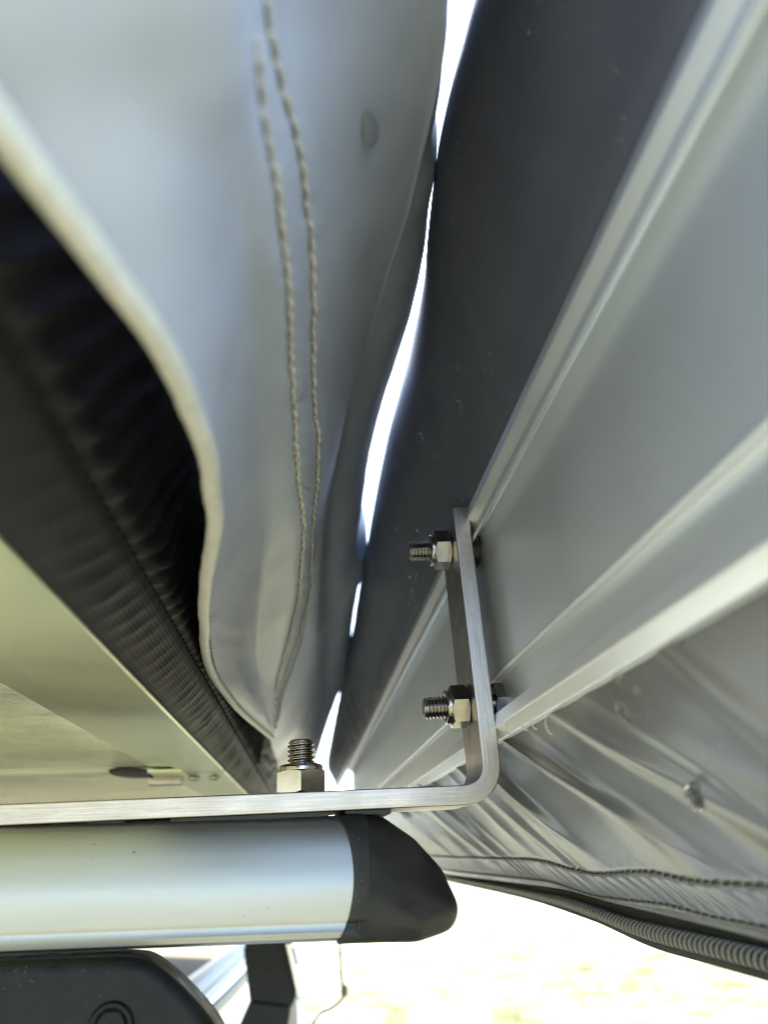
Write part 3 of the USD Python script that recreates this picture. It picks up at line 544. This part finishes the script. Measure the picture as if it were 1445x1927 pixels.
base_half(T0, YH, ''); base_half(YH + .004, T1, '')
# hinge joining the two halves
hb = at(272, 1464, z=ZTN - .0006); hm = at(338, 1472, z=ZTN - .0012)
hs = thing_parent = tent
plate = lambda x0, x1, y0, y1, z0, z1: m3.Manifold.hull_points(np.array([[x, y, z] for x in (x0, x1) for y in (y0, y1) for z in (z0, z1)]))
hx0, hx1 = at(238, 1462, z=ZTN)[0], at(375, 1470, z=ZTN)[0]
hinge = obj('hinge', plate(hx0 + .018, hx1, YH - .018, YH + .03, ZTN - .0016, ZTN - .0003), 'frame_aluminium', tent, smooth=False)
kv, kf = tube(np.stack([np.linspace(hx0 + .016, hx1 - .002, 12), np.full(12, YH + .002), np.full(12, ZTN - .003)], -1), .0035, 12); obj('hinge_knuckle', (kv, kf), 'fastener_steel', hinge, smooth=40)
for k in range(3):
    s_ = trimesh.creation.icosphere(2, .0032); s_.apply_scale([1, 1, .5]); obj('rivet', (np.array(s_.vertices) + [hx0 + .026 + k * .011, YH + .016, ZTN - .0018], s_.faces), 'fastener_steel', hinge, smooth=True)
hl_ = lathe([(0, -.0012), (.010, -.0012), (.011, -.0006), (.011, 0)], 24); obj('rubber_grommet', (hl_[0] * [1, 2.2, 1] + [hx0 + .008, YH - .004, ZTN], hl_[1]), 'dark_polyester', tent, smooth=40)  # flat dark disc added to give the blackness of an open hole

# dark gathered skirt rising outwards from the floor edge
ys = np.concatenate([np.linspace(T0, .55, 520), np.linspace(.553, T1, 60)]); yy = ys[:, None]
kp = np.array([[xE - .004, ZTN + .0030], [xE + .0006, ZTN + .0010], [xE + .0026, ZTN + .0026], [xE + .0075, ZTN + .0095], [xE + .0100, ZTN + .0130], [xE + .0125, ZTN + .026], [xE + .0155, ZTN + .040], [xE + .020, ZTN + .056], [xE + .036, ZTN + .080]])
ts = np.r_[0, np.cumsum(np.linalg.norm(np.diff(kp, axis=0), axis=1))]; sv_ = np.linspace(0, ts[-1], 60); kpp = PchipInterpolator(ts, kp)(sv_)
tangent = np.gradient(kpp, axis=0); tangent /= np.linalg.norm(tangent, axis=1, keepdims=True); nrm2 = np.stack([tangent[:, 1], -tangent[:, 0]], -1)
st = ts[4]; env = np.clip((sv_ - st) / .004, 0, 1) * np.exp(-np.clip(sv_ - st, 0, 1) / .03) + .14 * np.exp(-((sv_ - st * .62) / .005) ** 2)
skew = yy - (sv_[None] - st) * .85
ph = np.cumsum(1 / (.0085 + .006 * nz(ys * 45, 0, 31) + .004 * nz(ys * 130, 3, 33))) * np.gradient(ys)
phi = 2 * np.pi * np.interp(skew, ys, ph)
amp = np.clip(.0018 + .0044 * nz(yy * 75, sv_[None] * 60, 34), .0001, 1) * env
pl = amp * (1 - np.abs(np.sin(phi / 2 + 1.4 * nz(yy * 40, sv_[None] * 90, 36))) ** .7) * 1.6 - .0011 * np.exp(-((sv_ - st) / .0016) ** 2) + .003 * nz(yy * 9, sv_ * 40, 35) * np.clip((sv_ - st) / .02, 0, 1)
P = np.stack([kpp[:, 0] + pl * nrm2[:, 0], np.broadcast_to(yy, pl.shape), kpp[:, 1] + pl * nrm2[:, 1]], -1)
shv, uvs = shell(P, inward(P, (60, 25), (.7, 0, -.7), .0006)); obj('gathered_skirt', shv, 'dark_polyester', tent, smooth=True, uv=uvs, label='dark brown gathered fabric between the floor edge and the cover')
c = int(np.argmin(np.abs(sv_ - st))); nn = gnormals(P)[:, c]; nn = np.where((nn[:, 2:3] > 0), -nn, nn); stitches(P[:, c] + nn * .0002, .0034, .001, .0004, nn, 'thread_black', tent)

# main PVC cover: its right flank makes the left side of the slit
silpix = [(868, -160, .178), (845, 0, .17), (838, 80, .17), (825, 180, .17), (813, 255, .17), (817, 300, .17), (817, 335, .17), (805, 385, .17), (795, 480, .17), (777, 570, .17), (756, 640, .17), (729, 722, .17), (706, 800, .17), (691, 880, .17), (680, 960, .17), (671, 1030, .17), (687, 1070, .17), (675, 1100, .17), (667, 1145, .17), (662, 1180, .17), (657, 1225, .17), (655, 1262, .17), (642, 1292, .17), (617, 1360, .17), (600, 1415, .17), (592, 1450, .17)]
sq = np.array([at(a, b, z=zq_) for a, b, zq_ in silpix]); o = np.argsort(sq[:, 1]); sq = sq[o]
xs_f = PchipInterpolator(np.r_[-.2, sq[:, 1], 2.2], np.r_[sq[0, 0], sq[:, 0], sq[-1, 0]])
ys = np.concatenate([np.linspace(T0, .7, 240), np.linspace(.705, T1 + .02, 90)]); yy = ys[:, None]; X0 = xs_f(ys) + .0009 * nz(ys * 55, 3, 71) + .0006 * nz(ys * 140, 5, 72)
zk = np.array([.075, .082, .098, .118, .140, .155, .170, .185, .200, .235, .32, .37, .40, .40, .35, .05])
def prof_x(x0, q=1.0): return np.array([-.040 * q - .012 * (1 - q), -.028 * q - .010 * (1 - q), -.010 * q - .004 * (1 - q), .004, x0 * .140 / .17 - .014, x0 * .155 / .17 - .0042, x0, x0 * .185 / .17 - .0014, x0 * .2 / .17 - .005, x0 - .009, -.02, -.07, -.4, -1.25, -1.32, -1.33])
kk = np.stack([prof_x(.03), zk], -1); tk2 = np.r_[0, np.cumsum(np.linalg.norm(np.diff(kk, axis=0), axis=1))]; t2 = np.concatenate([np.linspace(0, tk2[9], 70), np.linspace(tk2[9], tk2[-1], 30)[1:]])
kq = PchipInterpolator(tk2, kk)(t2); qq = np.clip((ys - .46) / .14, 0, 1); Xm = np.stack([PchipInterpolator(tk2, prof_x(x0, q_))(t2) for x0, q_ in zip(X0, qq)])
zn = zk.copy(); zn[:4] = [.104, .108, .113, .119]; Zm = np.stack([PchipInterpolator(tk2, zk * q_ + zn * (1 - q_))(t2) for q_ in qq])
soft = np.clip(1 - np.abs(t2 - tk2[2]) / .035, 0, 1)
Xm += qq[:, None] * soft * (.004 * nz(yy * 6 + t2 * 20, t2 * 18, 41) + .0022 * np.sin((yy * 1.0 + t2 * .5) * 2 * np.pi / .13))
P = np.stack([Xm, np.broadcast_to(yy, Xm.shape), Zm], -1)
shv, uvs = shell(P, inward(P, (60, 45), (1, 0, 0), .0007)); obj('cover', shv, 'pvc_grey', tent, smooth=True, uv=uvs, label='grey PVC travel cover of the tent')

# loose flap of the cover hanging towards the eye: rows from the rolled hem to the far fold
rows = {
 'E': ([(-420, -330), (-150, 30), (0, 235), (200, 505), (325, 690), (388, 850), (402, 960), (388, 1100), (384, 1180), (396, 1262), (438, 1322), (512, 1388)], [.056] * 12),
 'D': ([(-60, -330), (140, 0), (225, 190), (345, 410), (405, 600), (432, 800), (440, 930), (432, 1080), (430, 1170), (438, 1250), (468, 1312), (514, 1381)], [.0615, .0615, .062, .064, .066, .067, .067, .066, .065, .063, .060, .0565]),
 'C': ([(450, -330), (462, -80), (462, 120), (455, 330), (462, 520), (480, 740), (492, 900), (490, 1060), (484, 1160), (480, 1240), (492, 1306), (515, 1376)], [.073, .073, .074, .077, .080, .081, .081, .079, .076, .072, .065, .057]),
 'A': ([(478, -330), (488, 0), (497, 180), (520, 370), (543, 550), (555, 750), (561, 880), (574, 990), (566, 1100), (545, 1200), (520, 1300), (516, 1372)], [.083, .083, .084, .086, .088, .089, .088, .086, .083, .079, .069, .0575]),
 'B': ([(500, -330), (510, 0), (538, 180), (575, 370), (590, 530), (590, 740), (601, 880), (590, 1000), (584, 1105), (563, 1205), (526, 1306), (517, 1370)], [.096, .096, .097, .099, .100, .100, .099, .095, .091, .085, .071, .058]),
 'F': ([(860, -330), (846, -60), (826, 150), (778, 360), (725, 540), (664, 740), (627, 880), (597, 1020), (580, 1120), (566, 1214), (530, 1325), (518, 1368)], [.136, .136, .138, .141, .141, .139, .134, .126, .117, .105, .077, .0585])}
NT = 520; tt_ = np.linspace(0, 11, NT); curves = []
for key in 'EDCABF':
    pix, zz_ = rows[key]; q = np.array([at(a, b, z=z_) for (a, b), z_ in zip(pix, zz_)]); curves.append(PchipInterpolator(np.arange(12), q)(tt_))
# even spacing along the hem
curves = np.stack(curves); hs_ = np.r_[0, np.cumsum(np.linalg.norm(np.diff(curves[2], axis=0), axis=1))]; ev = np.interp(np.linspace(0, hs_[-1], NT), hs_, np.arange(NT)); curves = np.stack([np.stack([np.interp(ev, np.arange(NT), c_[:, k]) for k in range(3)], -1) for c_ in curves])
vk = np.array([0, .18, .42, .56, .66, 1.0]); vq = np.concatenate([np.linspace(0, .42, 28), np.linspace(.42, .66, 22)[1:], np.linspace(.66, 1, 24)[1:]])
P = PchipInterpolator(vk, curves, axis=0)(vq).transpose(1, 0, 2)
nn = gnormals(P); nn = np.where((np.einsum('ijk,ijk->ij', nn, P) > 0)[..., None], -nn, nn)       # towards the eye
curves_dbg=curves; ii = hs_[-1] * np.linspace(0, 1, NT)[:, None]
taper = np.clip((1 - np.linspace(0, 1, NT)[:, None]) / .08, 0, 1)
dent = -.0006 * (np.exp(-((vq - .56) / .02) ** 2) + np.exp(-((vq - .66) / .02) ** 2)) + .0016 * nz(ii * 30 + vq * 3, vq * 4, 51) + .0006 * nz(ii * 90, vq * 9, 52) + .0011 * nz(ii * 190 + vq * 8, vq * 16, 53) * (np.exp(-((vq - .59) / .05) ** 2) + np.exp(-((vq - .67) / .04) ** 2)) + .0008 * nz(ii * 150, 2, 54) * np.exp(-(vq / .06) ** 2)
P = P + nn * (dent * taper)[..., None]
shv, uvs = shell(P, .0009 if np.mean(np.einsum('ijk,ijk->ij', gnormals(P), P)) > 0 else -.0009); flapmesh = grid(P)
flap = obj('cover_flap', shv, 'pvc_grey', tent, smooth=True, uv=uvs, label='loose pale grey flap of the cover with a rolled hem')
hem = P[:, 0] + .0002 * nn[:, 0]; obj('rolled_hem', tube(hem[:-1], np.linspace(.0017, .0014, NT - 1), 12), 'hem_tan', flap, smooth=True)
nn = gnormals(P); nn = np.where((np.einsum('ijk,ijk->ij', nn, P) > 0)[..., None], -nn, nn)
for vq_ in (.56, .66):
    c = int(np.argmin(np.abs(vq - vq_))); stitches(P[:447, c] + nn[:447, c] * .0003, .0040, .0004, .00050, nn[:447, c], 'thread_tan', flap, wob=.0005)
hp = P[:, 2] + nn[:, 2] * .0002; stitches(hp[156:-10], .003, .0012, .00030, nn[156:-10, 2], 'thread_grey', flap)

# ------------------------------------------------------------------ water drops on the awning bag
def drop(px, py, mesh, r, label, stretch=1.0, along=None, first=[None]):
    h = hit(px, py, mesh)
    if h is None: return
    p, nrm_ = h; r = r * 1.7; down = np.array([0, 0, -1.0])
    if along is not None: down = hit(*along, mesh)[0] - p
    down -= nrm_ * (down @ nrm_); down /= np.linalg.norm(down); b = np.cross(nrm_, down)
    path = numbered('/World', 'water_droplet'); x = UsdGeom.Xform.Define(stage, path); w = p + EYE
    x.AddTransformOp().Set(Gf.Matrix4d(*(b * r), 0, *(down * r * stretch), 0, *(nrm_ * r), 0, *w, 1))
    if first[0] is None:
        UsdGeom.Xform.Define(stage, '/World/Looks'); s_ = trimesh.creation.icosphere(3, 1.0); v = np.array(s_.vertices); v[:, 2] = np.where(v[:, 2] > 0, v[:, 2] * .75, v[:, 2] * .08) ; v[:, 0] *= 1 - .25 * np.clip(-v[:, 1], 0, 1)
        usdkit.mesh(stage, path + '/bead', (v, s_.faces), M['water'], smooth=True); first[0] = path
    else:
        x.GetPrim().GetReferences().AddInternalReference(first[0]); x.GetPrim().SetInstanceable(True)
    tag(x.GetPrim(), label, 'droplet', 'water droplets on the awning bag')
LB = 'small water droplet on the dark upper side of the awning bag'
for a, b, r, l_ in [(910, 705, .0011, 'water droplet nearest the aluminium ridge, high on the dark bag above the bracket'), (864, 765, .0012, 'largest flat water droplet on the dark bag, alone left of the aluminium ridge'), (827, 514, .0006, 'topmost tiny water droplet on the dark bag, close to the bright slit'), (665, 1305, .0012, 'lowest water droplet on the dark bag, at the folded far end')]:
    drop(a, b, bagmesh, r, l_, 1.1)
for a, b, r in [(835, 833, .0009), (792, 822, .001), (820, 857, .0008), (860, 690, .0009), (748, 872, .0008), (741, 950, .0008), (745, 1001, .0009), (739, 963, .0007), (786, 1003, .0010), (772, 1090, .0010), (784, 1084, .0009), (777, 1115, .001), (769, 1140, .0008), (780, 1146, .0008), (774, 1150, .0007), (738, 1141, .0008), (704, 1168, .0008), (694, 1186, .0009), (736, 1245, .001), (728, 1252, .001), (722, 1258, .0008), (755, 1215, .0009), (756, 1120, .0007), (765, 1205, .0007)]:
    drop(a, b, bagmesh, r, LB, 1.1)
for a, b, r, s_, l_ in [(1171, 1335, .0009, 1.9, 'large teardrop of water hanging just under the aluminium lip on the creased grey bag side'), (1200, 1300, .0006, 1.2, 'small round water droplet right beside the big teardrop under the aluminium lip'),
                        (1306, 1502, .0012, 2.8, 'long running water drop in the middle of the creased grey bag side'), (1275, 1201, .0007, 1.0, 'tiny water bead furthest right along the lower edge of the aluminium lip'), (1163, 1273, .0007, 1.2, 'tiny water bead under the aluminium lip, above the big teardrop')]:
    drop(a, b, sidemesh, r, l_, s_, (a + 5, b + 14))

drop(693, 242, flapmesh, .0013, 'single long water drop on the pale grey cover flap, right of the double stitching', 2.4, (706, 285))
